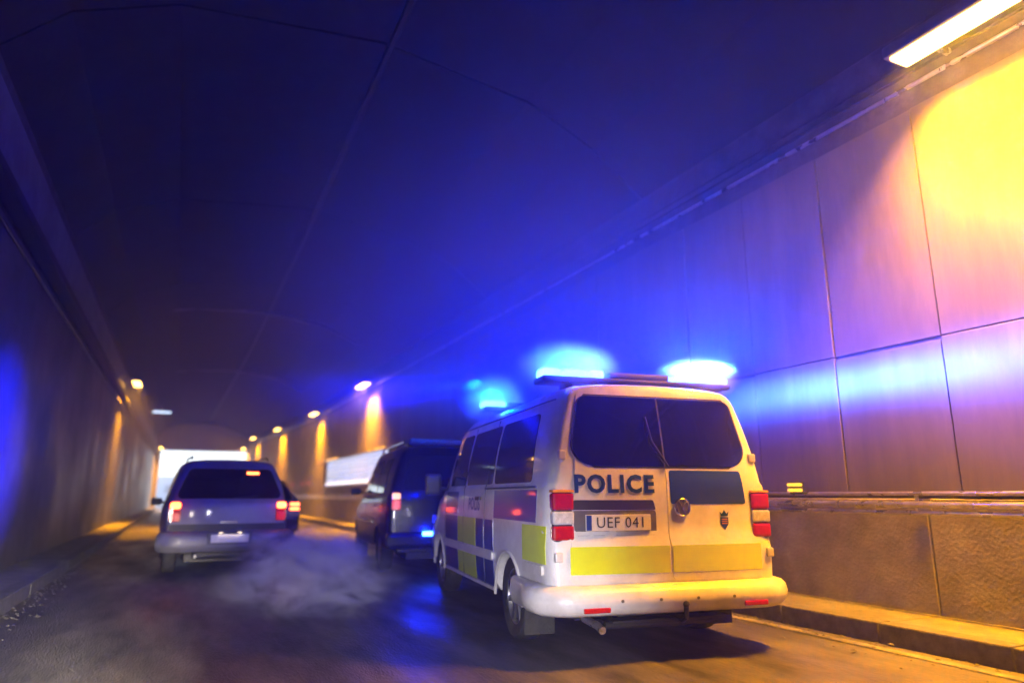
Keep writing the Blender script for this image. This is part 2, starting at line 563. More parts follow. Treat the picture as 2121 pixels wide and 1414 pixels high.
# ---- glowing slatted bay added for the bright reflection on the right wall
bay = empty('added_glowing_panel', (5.98, 26.9, 1.55))
tag(bay, 'glowing white slatted panel added for the bright reflection in the right wall far ahead', 'added glowing panel')
MB().box((0.0, 0, 0.53), (0.04, 9.9, 1.02)).build('reflection_glow', emis('bay_reflection', (0.66, 0.74, 1.0), 0.34), bay)  # emission stands in for the wall's bright reflection of the exit
MB().box((-0.03, 0, -0.01), (0.12, 10.4, 0.06), 0.01).build('added_sill', steel_m, bay)
MB().box((-0.03, 0, 1.08), (0.12, 10.4, 0.06), 0.01).build('added_frame', steel_m, bay)
MB().box((-0.045, 0, 0.09), (0.03, 9.9, 0.10)).build('lower_strip', emis('bay_strip', (1.0, 0.8, 0.72), .6), bay)
sl = None
for k in range(30):
    if sl is None:
        sl = MB().box((0, 0, 0), (0.03, 0.07, 1.0)).build('added_slat', steel_m, bay); o = sl
    else:
        o = sl.copy(); link(o, bay)
    o.location = (-0.06, -4.9 + k * 0.332 + random.uniform(-.03, .03), 0.53)
for k in (-4.8, -4.3, -3.9, -2.9, 2.6, 3.1, 3.6, 4.2, 4.7):
    MB().box((-0.1, k, 1.13), (0.05, 0.18, 0.05), 0.01).build('lamp_reflection', amber_e, bay)  # reflections of amber lamps, put in as glowing blocks
for k in (36.5, 38, 40.5, 42.0, 43.5):  # red lamps reflected in the wall, put in as emissive blocks
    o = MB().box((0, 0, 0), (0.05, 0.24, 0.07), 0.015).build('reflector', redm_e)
    o.location = (XR(k) - 0.05, k, 1.75)
    tag(o, {36.5: 'small glowing red reflection nearest the added slatted panel', 38: 'small glowing red reflection second from the added slatted panel', 40.5: 'small glowing red reflection in the middle of five', 42.0: 'small glowing red reflection second from the exit', 43.5: 'small glowing red reflection nearest the tunnel exit'}[k], 'wall marker', 'red reflections on the far right wall')

# ------------------------------------------------------------ tunnel lamps
def area(name, parent, loc, rot, sx, sy, power, color, spread=180):
    d = bpy.data.lights.new(name, 'AREA')
    d.shape = 'RECTANGLE'; d.size = sx; d.size_y = sy
    d.energy = power; d.color = color; d.spread = R(spread)
    o = bpy.data.objects.new(name, d)
    link(o, parent); o.location = loc; o.rotation_euler = rot
    return o
def make_lamp():
    root = empty('tunnel_lamp')
    MB().box((0, 0, 0.07), (0.30, 1.34, 0.12), 0.03).build('housing', grey_m, root)
    MB().box((0, 0, 0.002), (0.24, 1.24, 0.05), 0.02).build('lens', sod_e, root)
    MB().box((0.26, -0.4, 0.09), (0.30, 0.05, 0.05), 0.008).build('bracket', steel_m, root)
    MB().box((0.26, 0.4, 0.09), (0.30, 0.05, 0.05), 0.008).build('bracket', steel_m, root)
    return root
def copy_tree(o, parent=None):
    c = o.copy(); link(c, parent)
    for ch in list(o.children): copy_tree(ch, c)
    return c
lamp0 = make_lamp()
LAMPS = [  # x offset side, y, z, power, label
    (1, 2.85, 5.00, 3000, 'nearest amber tunnel lamp, glaring white hot at the top right corner'),
    (1, 24.0, 4.95, 270, 'amber tunnel lamp highest of the far row, above the added slatted panel'),
    (1, 34.0, 4.97, 270, 'amber tunnel lamp second highest of the far row on the right wall'),
    (1, 44.5, 5.10, 270, 'amber tunnel lamp third along the far right row, above a long yellow wall streak'),
    (1, 54.0, 5.22, 270, 'small amber tunnel lamp closest to the exit lamps on the right wall'),
    (1, 60.6, 4.85, 60, 'tiny amber lamp at the right end of the exit lintel'),
    (-1, 27.4, 5.0, 270, 'lone amber tunnel lamp on the dark left wall above the pavement'),
    (-1, 60.6, 4.75, 60, 'tiny amber lamp at the left end of the exit lintel')]
for i, (s, y, z, pw, lab) in enumerate(LAMPS):
    o = lamp0 if i == 0 else copy_tree(lamp0)
    x = (XR(y) - 0.42) if s > 0 else (XL(y) + 0.42)
    o.location = (x, y, z)
    if s < 0: o.rotation_euler = (0, 0, math.pi)
    tag(o, lab, 'tunnel lamp', 'amber lamps along the tunnel walls')
    area('lamp_light', o, (0.0, 0, -0.04), (0, 0, 0), 0.22, 1.2, pw * K_SOD, SODIUM, 92 if i else 108)
# unlit-looking cold lamp high on the left
cw = empty('cold_white_lamp', (-1.36, 45.9, 6.0)); tag(cw, 'dim cold white lamp high under the ceiling over the exit', 'ceiling lamp')
MB().box((0, 0, 0), (1.0, 0.3, 0.08), 0.02).build('lens', white_e, cw)
MB().box((0, 0, 0.08), (1.04, 0.34, 0.08), 0.02).build('housing', grey_m, cw)
MB().box((0, 0, 0.28), (0.05, 0.05, 0.34)).build('bracket', steel_m, cw)

# ------------------------------------------------------------ vehicle builder
class Body:
    """lofted car body; local x right, y forward (rear face at 0), z up"""
    def __init__(s, keys, slant, length, r=0.12, c=0.06, bulge=0.03, crown=0.035, side_bulge=0.012):
        s.keys, s.slant, s.L, s.r, s.c, s.b, s.crown, s.sb = keys, slant, length, r, c, bulge, crown, side_bulge
        s.zc = (keys[0][1] + keys[0][3]) / 2
        s.hz = (keys[0][3] - keys[0][1]) / 2
    def par(s, y):
        ys = [k[0] for k in s.keys]
        return [interp(y, ys, [k[i] for k in s.keys]) for i in range(1, 6)]
    def prof(s, y):
        zb, zs, zt, ws, wt = s.par(y)
        P = [(0, zb), (ws - .16, zb), (ws - .06, zb + .03), (ws - .015, zb + .09), (ws - .004, zb + .18)]
        for k in range(1, 6):
            t = k / 6
            P.append((ws - .004 + s.sb * math.sin(t * math.pi), zb + .18 + (zs - zb - .18) * t))
        P.append((ws - .006, zs))
        P.append((ws - .03, zs + .03))
        for k in range(1, 6):
            t = k / 6
            P.append((ws - .03 + (wt - ws + .03) * t + s.sb * 1.6 * math.sin(t * math.pi), zs + .03 + (zt - .12 - zs - .03) * t))
        P += [(wt, zt - .12), (wt - .02, zt - .075), (wt - .055, zt - .035), (wt - .11, zt - .008), (wt - .2, zt + .006),
              (wt * .5, zt + s.crown * .7), (0, zt + s.crown)]
        return P
    def scale(s, d):
        if d >= s.r: return 1.0
        return 1 - s.c * (1 - math.sqrt(max(0, 1 - (1 - d / s.r) ** 2)))
    def fade(s, y): return max(0.0, 1 - y / 1.2)
    def build(s, name, m, parent, arches=(), wheel_r=.37):
        st = [0, .006, .02, .045, .08, .12, .2, .35, .5, .65, .8, 1.0, 1.2]
        y = 1.4
        while y < s.L - .3:
            st.append(y); y += .15
        st += [s.L - .2, s.L - .12, s.L - .08, s.L - .045, s.L - .02, s.L - .006, s.L]
        V, F = [], []
        H = len(s.prof(0)); N = 2 * H - 2
        for y in st:
            sc = min(s.scale(y), s.scale(s.L - y))
            P = s.prof(y)
            zc = (P[0][1] + P[-1][1]) / 2
            ring = P + [(-p[0], p[1]) for p in reversed(P[1:-1])]
            for (x, z) in ring:
                zz = zc + (z - zc) * (1 - (1 - sc) * .5)
                V.append((x * sc, y + s.slant(zz) * s.fade(y), zz))
        for j in range(len(st) - 1):
            for i in range(N):
                F.append((j * N + i, (j + 1) * N + i, (j + 1) * N + (i + 1) % N, j * N + (i + 1) % N))
        for end in (0, 1):
            base = 0 if end == 0 else (len(st) - 1) * N
            ringv = [V[base + i] for i in range(N)]
            zc = sum(v[2] for v in ringv) / N
            prev = list(range(base, base + N))
            for k in (.93, .8, .62, .42, .2):
                cur = []
                for v in ringv:
                    x, z = v[0] * k, zc + (v[2] - zc) * k
                    if end == 0:
                        V.append((x, s.yr(x, z), z))
                    else:
                        V.append((x, s.L + .05 * (1 - k * k), z))
                    cur.append(len(V) - 1)
                for i in range(N):
                    q = (prev[i], prev[(i + 1) % N], cur[(i + 1) % N], cur[i])
                    F.append(q if end == 0 else tuple(reversed(q)))
                prev = cur
            V.append((0, s.yr(0, zc) if end == 0 else s.L + .05, zc)); c = len(V) - 1
            for i in range(N):
                q = (prev[i], prev[(i + 1) % N], c)
                F.append(q if end == 0 else tuple(reversed(q)))
        F = [tuple(reversed(f)) for f in F]
        o = obj(name, V, F, m, parent)
        bm = bmesh.new(); bm.from_mesh(o.data)
        bmesh.ops.recalc_face_normals(bm, faces=bm.faces[:])
        bm.to_mesh(o.data); bm.free()
        if arches:
            cut = MB()
            for ya in arches:
                cut.cyl((0, ya, wheel_r - .03), wheel_r + .05, 3.0, 'x', 36)
            co = obj('cutter', cut.V, cut.F, plastic_m)
            bm = bmesh.new(); bm.from_mesh(co.data)
            bmesh.ops.recalc_face_normals(bm, faces=bm.faces[:]); bm.to_mesh(co.data); bm.free()
            # only remove the outer part: keep a core between the wheels
            md = o.modifiers.new('b', 'BOOLEAN'); md.operation = 'DIFFERENCE'; md.object = co; md.solver = 'EXACT'
            pm = o.parent; o.parent = None
            bpy.context.view_layer.update()
            dg = bpy.context.evaluated_depsgraph_get()
            me = bpy.data.meshes.new_from_object(o.evaluated_get(dg))
            o.modifiers.clear(); o.data = me; o.parent = pm
            bpy.data.objects.remove(co)
            core = MB()
            zb = s.par(1)[0]
            for ya in arches:
                MB().box((0, ya, wheel_r + .12), (1.1, wheel_r * 2 + .3, .5)).build('wheel_arch_liner', plastic_m, o)
        me = o.data
        me.polygons.foreach_set('use_smooth', [True] * len(me.polygons)); me.update()
        me.set_sharp_from_angle(angle=R(35))
        return o
    def W(s, z, y=0):
        P = s.prof(y)[3:]
        sc = s.scale(y)
        return interp(z, [p[1] for p in P], [p[0] for p in P]) * sc
    def yr(s, x, z):
        w = max(.2, s.W(z))
        return s.slant(z) - s.b * (1 - min(1, (x / w) ** 2)) * max(0, 1 - abs((z - s.zc) / s.hz) ** 4)
    def xs(s, y, z):
        sl = s.slant(z)
        y0 = max(0, (y - sl) / (1 - sl / 1.2)) if y < 1.2 else y
        return s.W(z, y0)

def rr(z0, z1, a0, b0, a1, b1, r, n=14):
    """rows of a rounded quad: bottom extents a0..b0 at z0, top extents a1..b1 at z1"""
    rows = []
    ts = [0.5 - 0.5 * math.cos(math.pi * i / n) for i in range(n + 1)]
    h = z1 - z0
    for t in ts:
        d = min(t, 1 - t) * h
        rad = r if not isinstance(r, tuple) else (r[0] if t < .5 else r[1])
        ins = rad - math.sqrt(max(0, rad * rad - (rad - d) ** 2)) if d < rad else 0
        rows.append((z0 + t * h, a0 + (a1 - a0) * t + ins, b0 + (b1 - b0) * t - ins))
    return rows

def patch(name, rows, f, m, parent, off=.004, nx=12, skirt=.012, label=None):
    V, F = [], []
    n = nx + 1
    for (z, a, b) in rows:
        for i in range(n):
            V.append(f(a + (b - a) * i / nx, z, off))
    nr = len(rows)
    for j in range(nr - 1):
        for i in range(nx):
            q = (j * n + i, j * n + i + 1, (j + 1) * n + i + 1, (j + 1) * n + i)
            F.append(q)
    bd = [i for i in range(n)] + [j * n + nx for j in range(1, nr)] + [(nr - 1) * n + i for i in range(nx - 1, -1, -1)] + [j * n for j in range(nr - 2, 0, -1)]
    base = len(V)
    zs_ = [r[0] for r in rows for _ in range(n)]
    us_ = [r[1] + (r[2] - r[1]) * i / nx for r in rows for i in range(n)]
    for k in bd:
        V.append(f(us_[k], zs_[k], off - skirt))
    for k in range(len(bd)):
        F.append((bd[(k + 1) % len(bd)], bd[k], base + k, base + (k + 1) % len(bd)))
    o = obj(name, V, F, m, parent)
    bm = bmesh.new(); bm.from_mesh(o.data)
    bmesh.ops.remove_doubles(bm, verts=bm.verts[:], dist=1e-5)
    bmesh.ops.recalc_face_normals(bm, faces=bm.faces[:])
    # outward check: first face normal should agree with offset direction
    bm.to_mesh(o.data); bm.free()
    o.data.polygons.foreach_set('use_smooth', [True] * len(o.data.polygons)); o.data.update()
    o.data.set_sharp_from_angle(angle=R(40))
    if label: o['label'] = label
    return o
def rearf(B):
    return lambda x, z, off: (x, B.yr(x, z) - off, z)
def sidef(B, s):
    return lambda y, z, off: (s * (B.xs(y, z) + off), y, z)

def text_mesh(txt, size, ext=.001, bold=0.0, space=1.0):
    cu = bpy.data.curves.new('t', 'FONT')
    cu.body = txt; cu.size = size; cu.extrude = ext; cu.offset = bold; cu.space_character = space
    cu.align_x = 'CENTER'; cu.align_y = 'CENTER'; cu.resolution_u = 3
    o = bpy.data.objects.new('t', cu); link(o)
    dg = bpy.context.evaluated_depsgraph_get()
    me = bpy.data.meshes.new_from_object(o.evaluated_get(dg))
    bpy.data.objects.remove(o)
    return me
def lettering(name, txt, size, f, u, z, m, parent, off=.006, bold=0.0, space=1.0, flip=1, squash=1.0, label=None):
    me = text_mesh(txt, size, .0003, bold, space)
    for v in me.vertices:
        v.co = Vector(f(u + flip * v.co.x * squash, z + v.co.y, off + v.co.z * 1.0))
    me.materials.clear(); me.materials.append(m)
    o = bpy.data.objects.new(name, me); link(o, parent)
    if label: o['label'] = label
    return o

def wheel(parent, x, y, r, w, side, name='wheel'):
    tp = [(r * .66, -w / 2 + .02), (r * .8, -w / 2), (r * .93, -w / 2 + .008), (r * .985, -w / 2 + .03), (r, -w * .25), (r, w * .25), (r * .985, w / 2 - .03),
          (r * .93, w / 2 - .008), (r * .8, w / 2), (r * .66, w / 2 - .02), (r * .62, 0), (r * .66, -w / 2 + .02)]
    t = MB().lathe(tp, (0, 0, 0)).build(name, rubber_m, parent, (x, y, r), smooth=True)
    mb = MB()
    so = side * (w / 2 - .045)
    mb.lathe([(r * .67, so + side * .02), (r * .63, so + side * .015), (r * .6, so - side * .04), (r * .3, so - side * .05), (0.01, so - side * .05)], (0, 0, 0))
    for k in range(7):
        a = 2 * math.pi * k / 7
        M = Matrix.Rotation(a, 4, 'X')
        mb.box(M @ Vector((so, 0, r * .36)), (.03, .05, r * .56), .008, M)
    mb.cyl((so + side * .01, 0, 0), r * .16, .05, 'x', 16)
    mb.build('rim', rim_m, t, smooth=True)
    return t

def seam(name, pts, parent, r=.004, m=None):
    return MB().tube(pts, r, 6).build(name, m or plastic_m, parent)

# ------------------------------------------------------------ police van
HD = R(8.5)
van = empty('police_van', (3.33, 4.30, 0), -HD)
tag(van, 'white police van with blue and yellow squares and blazing blue roof lights', 'police van')
def vs(z):
    a = 0.0 if z > .87 else (-.035 if z < .80 else -.035 * (.87 - z) / .07)
    return a + max(0, z - 1.25) * .15
VB = Body([(0, .33, 1.22, 1.99, .935, .765), (.5, .31, 1.22, 2.0, .945, .78), (3.1, .30, 1.22, 2.0, .95, .79), (3.5, .30, 1.2, 1.93, .95, .77),
           (4.0, .30, 1.08, 1.42, .945, .76), (4.25, .30, .9, 1.14, .93, .74), (4.7, .32, .75, .98, .89, .68), (4.86, .34, .6, .85, .82, .6)],
          vs, 4.86, r=.14, c=.07, bulge=.035, crown=.03)
vb = VB.build('body', white_m, van, arches=(.98, 3.98), wheel_r=.335)
rf, sl_, sr_ = rearf(VB), sidef(VB, -1), sidef(VB, 1)
for s in (-1, 1):
    wheel(van, s * .80, .98, .335, .215, s); wheel(van, s * .80, 3.98, .335, .215, s)
# rear doors: slightly raised skins so that the shut lines are real gaps
def door(name, a, b, lab):
    o = patch(name, rr(.54, 1.93, a, b, a + (.13 if a < -.3 else 0), b - (.13 if b > .3 else 0), .05, 22), rf, white_m, van, off=.008, nx=14, skirt=.02, label=lab)
    return o
dl = door('rear_door', -.80, -.004, 'left rear door with dark lettering and number plate')
dr = door('rear_door', .004, .80, 'right rear door with blue panel and round badge')
for s, d in ((-1, dl), (1, dr)):
    a0, b0, a1, b1 = (.006, .76, .006, .655) if s > 0 else (-.76, -.006, -.655, -.006)
    V_ = rr(1.365, 1.895, a0, b0, a1, b1, .001, 26)
    rows = []
    for (z, a, b) in V_:   # big outer bottom corner, smaller top
        dd = z - 1.365; du = 1.895 - z
        ins = 0
        if dd < .17: ins = .20 * (1 - math.sqrt(max(0, 1 - (1 - dd / .17) ** 2)))
        if du < .06: ins = max(ins, .06 - math.sqrt(max(0, .06 ** 2 - (.06 - du) ** 2)))
        rows.append((z, a + (ins if s < 0 else 0), b - (ins if s > 0 else 0)))
    patch('window_seal', [(z if i not in (0, len(rows) - 1) else z + (-.016 if i == 0 else .016), a - (.014 if s < 0 else 0), b + (.014 if s > 0 else 0)) for i, (z, a, b) in enumerate(rows)], rf, plastic_m, d, off=.011, nx=14)
    patch('window', rows, rf, glass_m, d, off=.015, nx=14)
patch('centre_seal', rr(1.35, 1.91, -.007, .007, -.007, .007, .001), rf, rubber_m, van, off=.017, nx=2)
# wiper and door handle
seam('wiper', [rf(.02, 1.36, .035), rf(-.10, 1.55, .04), rf(-.13, 1.74, .035)], dl, .008)
patch('blue_panel', rr(1.085, 1.335, .03, .70, .03, .67, .02), rf, blue_m, dr, off=.0105, nx=10, skirt=.004)
# lower band over both doors and round the corners
for s, d in ((-1, dl), (1, dr)):
    a, b = (-.79, -.012) if s < 0 else (.012, .79)
    patch('yellow_band', rr(.60, .79, a, b, a, b, .008), rf, yellow_m, d, off=.0105, nx=10, skirt=.004)
lettering('lettering', 'POLICE', .176, rf, -.425, 1.225, letter_m, dl, off=.0130, bold=.0065, space=1.14, label='dark blue POLICE lettering')
# handle recess and plate
patch('grip_recess', rr(1.045, 1.115, -.77, -.10, -.75, -.12, .012), rf, plastic_m, dl, off=.0115, nx=10)
patch('plate_recess', rr(.865, 1.04, -.74, -.10, -.76, -.10, .02), rf, grey_m, dl, off=.0112, nx=8)
MB().box((0, 0, 0), (.52, .01, .115), .003).build('number_plate', plate_m, dl, (-.41, VB.yr(-.41, .95) - .024, .955))
MB().box((0, 0, 0), (.04, .003, .105)).build('plate_strip', blue_m, dl, (-.645, VB.yr(-.41, .95) - .0305, .955))
f_pl = lambda x, z, off: (x, VB.yr(-.41, .95) - .030 - off, z)
lettering('plate_characters', 'UEF 041', .108, f_pl, -.39, .953, ink_m, dl, off=.001, space=1.08)
# round badge on the right door
bc = Vector((.12, VB.yr(.12, 1.06) - .02, 1.06))
mb = MB()
ring = [bc + Vector((math.cos(a) * .062, 0, math.sin(a) * .062)) for a in [2 * math.pi * k / 32 for k in range(33)]]
mb.tube(ring, .0075, 8)
for p in ([(-.03, .05), (0, .004), (.03, .05)], [(-.055, .02), (-.026, -.05), (0, -.008), (.026, -.05), (.055, .02)]):
    mb.tube([bc + Vector((x, 0, z)) for x, z in p], .006, 6)
bd = mb.build('badge', chrome_m, dr, smooth=True)
MB().cyl(bc + Vector((0, .006, 0)), .064, .012, 'y', 32).build('badge_disc', grey_m, dr)
# small crowned crest
mb = MB()
cc = Vector((.49, VB.yr(.49, .95) - .0135, .945))
mb.add([cc + Vector(p) for p in ((-.035, 0, .04), (.035, 0, .04), (.035, 0, -.01), (0, 0, -.055), (-.035, 0, -.01))], [(0, 1, 2, 3, 4)])
mb.add([cc + Vector(p) for p in ((-.03, 0, .048), (.03, 0, .048), (.042, 0, .085), (.02, 0, .066), (0, 0, .095), (-.02, 0, .066), (-.042, 0, .085))], [(0, 1, 2, 3, 4, 5, 6)])
mb.build('crest', letter_m, dr)
mb = MB()
for k in (-1, 0, 1):
    mb.box(cc + Vector((0, -.002, k * .016 + .01)), (.05, .002, .006))
mb.build('crest_bars', amberl_m, dr)
# hinges
for s in (-1, 1):
    for z in (1.44, .72):
        MB().box((0, 0, 0), (.06, .12, .07), .012).build('hinge', bumper_m, van, (s * (VB.W(z) + .0), vs(z) + .04, z))
# tail lamps: tall clusters at the corners, three chambers
for s in (-1, 1):
    x = s * (VB.W(1.0) - .045)
    tl = MB().box((0, 0, 0), (.15, .16, .36), .03).build('tail_lamp', plastic_m, van, (x, .055, 1.0))
    MB().box((0, 0, 0), (.165, .172, .125), .02).build('red_lens', redl_m, tl, (0, -.003, .105))
    MB().box((0, 0, 0), (.165, .172, .095), .015).build('clear_lens', clearl_m, tl, (0, -.003, -.01))
    MB().box((0, 0, 0), (.165, .172, .105), .02).build('red_lens', redl_m, tl, (0, -.003, -.115))
    MB().box((0, 0, 0), (.165, .172, .02), .006).build('amber_lens', amberl_m, tl, (0, -.003, .178))
# bumper: one swept profile round the back
prof_b = [(.0, .33), (.03, .325), (.075, .345), (.105, .38), (.115, .43), (.10, .485), (.07, .515), (.02, .53), (-.02, .53)]
path = []
for k in range(0, 25):
    t = k / 24
    x = -.945 + 1.89 * t
    e = abs(x) / .945
    path.append((x, -.045 + .10 * max(0, (e - .80) / .20) ** 2.2, e))
path = [(-.965, .72, 1.2), (-.965, .45, 1.2), (-.962, .2, 1.1)] + path + [(.962, .2, 1.1), (.965, .45, 1.2), (.965, .72, 1.2)]
V, F = [], []
for i, (x, y, e) in enumerate(path):
    p0 = Vector(path[max(0, i - 1)][:2]); p1 = Vector(path[min(len(path) - 1, i + 1)][:2])
    d = (p1 - p0).normalized(); nrm = Vector((d.y, -d.x))
    sc = 1 if e < 1.15 else (.35 if abs(y) > .4 else .6)
    for (o_, z) in prof_b:
        V.append((x + nrm.x * o_ * sc - (0.0), y + nrm.y * o_ * sc, z))
m9 = len(prof_b)
for i in range(len(path) - 1):
    for k in range(m9 - 1):
        F.append((i * m9 + k, i * m9 + k + 1, (i + 1) * m9 + k + 1, (i + 1) * m9 + k))
bp = obj('rear_bumper', V, F, bumper_m, van, smooth=True, sharp=50)
for s in (-1, 1):
    MB().box((0, 0, 0), (.2, .02, .035), .008).build('reflector', redl_m, bp, (s * .64, -.152, .375))
for x in (-.45, -.15, .15, .45):
    MB().cyl((x, -.162, .43), .011, .006, 'y', 12).build('parking_sensor', grey_m, bp)
# underbody, step and tow bar
MB().box((0, 2.45, .30), (1.35, 4.2, .12), .03).build('underbody', plastic_m, van)
MB().box((0, .32, .27), (.7, .35, .16), .05).build('silencer', dark_m, van)
tb = MB()
tb.tube([(-.5, .05, .24), (.42, .05, .24)], .028, 10)
tb.tube([(-.42, .05, .24), (-.42, .25, .32)], .02, 8)
tb.tube([(.36, .05, .24), (.36, .25, .32)], .02, 8)
tb.box((0, .02, .275), (.95, .14, .015), .004)
tb.build('rear_step', dark_m, van, smooth=True)
tb = MB()
tb.tube([(.05, .1, .30), (.05, -.1, .27), (.05, -.15, .30), (.05, -.155, .37)], .018, 8)
tb.lathe([(.001, -.025), (.018, -.018), (.025, 0), (.018, .018), (.001, .025)], (.05, -.155, .39), 'z', 14)
tb.build('tow_ball', dark_m, van, smooth=True)
MB().tube([(-.55, .3, .25), (-.55, .05, .24), (-.55, -.03, .22)], .028, 12).build('exhaust_pipe', steel_m, van, smooth=True)
MB().box((0, 0, 0), (.25, .01, .3), .004).build('mud_flap', rubber_m, van, (-.80, .60, .25))
MB().box((0, 0, 0), (.25, .01, .3), .004).build('mud_flap', rubber_m, van, (.80, .60, .25))
# sides: glazing, livery, shut lines, moulding
for s, f in ((-1, sl_), (1, sr_)):
    for (a, b) in ((.42, 1.50), (1.56, 2.58), (2.64, 3.42)):
        patch('side_window', rr(1.25, 1.80, a, b, a + (.07 if a < .5 else .01), b - (.0 if b < 3 else .05), .05), f, glass_m, van, off=.006, nx=10)
    LOW = [(.06, .56, yellow_m), (1.42, 1.72, blue_m), (1.76, 2.06, blue_m), (2.07, 2.86, yellow_m), (2.87, 3.50, blue_m)]
    for (a, b, m_) in LOW:
        nm = 'yellow_square' if m_ is yellow_m else 'blue_square'
        patch(nm, rr(.665, .93, a, b, a, b, .003), f, m_, van, off=.003, nx=6, skirt=.004)
        if a > 1: patch(nm, rr(.36, .575, a, b, a, b, .003), f, m_, van, off=.003, nx=6, skirt=.004)
    for (a, b, m_) in ((.24, 1.40, blue_m), (2.87, 3.50, blue_m)):
        patch('blue_square', rr(.95, 1.19, a, b, a, b, .003), f, m_, van, off=.003, nx=6, skirt=.004)
    patch('side_moulding', rr(.585, .655, 1.42, 3.52, 1.42, 3.52, .02), f, bumper_m, van, off=.02, nx=10, skirt=.03)
    patch('side_moulding', rr(.585, .655, .1, .52, .1, .52, .02), f, bumper_m, van, off=.02, nx=10, skirt=.03)
    patch('sill_trim', rr(.325, .355, 1.42, 3.52, 1.42, 3.52, .01), f, bumper_m, van, off=.012, nx=8, skirt=.03)
    lettering('lettering', 'POLIS', .17, f, 2.14, 1.06, letter_m, van, off=.004, bold=.005, space=1.1, flip=(1 if s > 0 else -1))
    for yy in (1.73, 2.60, 3.55):
        seam('shut_line', [f(yy, z, .001) for z in (.34, .6, .9, 1.2, 1.5, 1.86)], van, .005)
    seam('slide_rail', [f(yy, 1.21, .004) for yy in (.25, .8, 1.4, 1.73)], van, .009, grey_m)
    seam('roof_gutter', [f(yy, 1.885, .004) for yy in (.25, 1, 2, 3, 3.4)], van, .008, grey_m)
    # wheel arch lips
    for ya in (.98, 3.98):
        pts = []
        for k in range(0, 25):
            a = math.pi * k / 24
            yy, zz = ya + .387 * math.cos(a), .305 + .387 * math.sin(a)
            pts.append((s * (VB.W(max(zz, .45), yy) + .004), yy, zz))
        MB().tube(pts, .013, 8).build('arch_lip', bumper_m, van, smooth=True)
    mr = MB().box((0, 0, 0), (.20, .10, .26), .04).build('mirror', plastic_m, van, (s * 1.08, 3.72, 1.28))
    MB().tube([(-s * .18, .02, -.06), (0, 0, -.04)], .025, 8).build('mirror_arm', plastic_m, mr)
    MB().box((s * (VB.W(.95, 1.9) + .02), 1.90, 1.12), (.03, .16, .035), .008).build('door_handle', plastic_m, van)
# aerial
MB().tube([(0, 1.2, 2.02), (0, 1.0, 2.24)], .004, 6).build('aerial', plastic_m, van)

# roof light bars
def beam_lamp(name, parent, loc, power, beam=0.0, radius=.04, sharp=11.0, base=.16, fan=.8):
    """blue flasher; its photometric curve has an extra flat horizontal fan"""
    d = bpy.data.lights.new(name, 'POINT')
    d.energy = power; d.color = (.02, .085, 1.0) if beam else BLUE; d.shadow_soft_size = radius
    if True:
        d.use_nodes = True
        n, l = d.node_tree.nodes, d.node_tree.links
        em = n['Emission']
        tc = n.new('ShaderNodeTexCoord')
        sp = n.new('ShaderNodeSeparateXYZ')
        l.new(tc.outputs['Normal'], sp.inputs[0])
        sq = n.new('ShaderNodeMath'); sq.operation = 'POWER'; sq.inputs[1].default_value = 2
        ab = n.new('ShaderNodeMath'); ab.operation = 'ABSOLUTE'
        l.new(sp.outputs['Z'], ab.inputs[0]); l.new(ab.outputs[0], sq.inputs[0])
        mu = n.new('ShaderNodeMath'); mu.operation = 'MULTIPLY'; mu.inputs[1].default_value = -sharp ** 2
        l.new(sq.outputs[0], mu.inputs[0])
        ex = n.new('ShaderNodeMath'); ex.operation = 'EXPONENT'
        l.new(mu.outputs[0], ex.inputs[0])
        ma = n.new('ShaderNodeMath'); ma.operation = 'MULTIPLY_ADD'
        ma.inputs[1].default_value = beam; ma.inputs[2].default_value = base
        l.new(ex.outputs[0], ma.inputs[0])
        m3 = n.new('ShaderNodeMath'); m3.operation = 'MULTIPLY'; m3.inputs[1].default_value = -3.0 ** 2
        l.new(sq.outputs[0], m3.inputs[0])
        e3 = n.new('ShaderNodeMath'); e3.operation = 'EXPONENT'; l.new(m3.outputs[0], e3.inputs[0])
        a3 = n.new('ShaderNodeMath'); a3.operation = 'MULTIPLY_ADD'; a3.inputs[1].default_value = fan
        l.new(e3.outputs[0], a3.inputs[0]); l.new(ma.outputs[0], a3.inputs[2])
        l.new(a3.outputs[0], em.inputs['Strength'])
    o = bpy.data.objects.new(name, d); link(o, parent); o.location = loc
    return o
def light_bar(parent, y, z, w, mods, powers):
    lb = MB().box((0, 0, 0), (w, .26, .05), .02).build('light_bar', plastic_m, parent, (0, y, z))
    for s in (-1, 1):
        MB().box((s * w * .36, 0, -.045), (.06, .16, .06), .01).build('foot', dark_m, lb)
    MB().box((0, 0, .05), (w * .32, .22, .055), .02).build('cover', grey_m, lb)
    for (x, mw, lit) in mods:
        if lit:
            MB().box((0, 0, 0), (mw, .19, .085), .035).build('led_lens', blue_e, lb, (x, 0, .055))
        else:
            MB().box((0, 0, 0), (mw, .20, .055), .018).build('clear_lens', glass_m, lb, (x, 0, .05))
    for (x, pw, bm_) in powers:
        beam_lamp('flasher', lb, (x, 0, .16), pw * K_BLUE, 0)
        if bm_: beam_lamp('flasher_beam', lb, (x + .1, 0, .17), pw * K_BLUE, bm_, base=0, fan=0)
    return lb
light_bar(van, .42, 2.06, 1.72, [(-.77, .16, True), (-.57, .2, True), (-.38, .14, True), (.42, .14, True), (.59, .16, True), (.78, .16, True)],
          [(-.60, 1100, 0), (.66, 600, 15)])
light_bar(van, 2.45, 2.06, 1.60, [(-.68, .26, True), (-.42, .22, False), (.42, .22, False), (.68, .2, False)], [(-.70, 900, 0)])

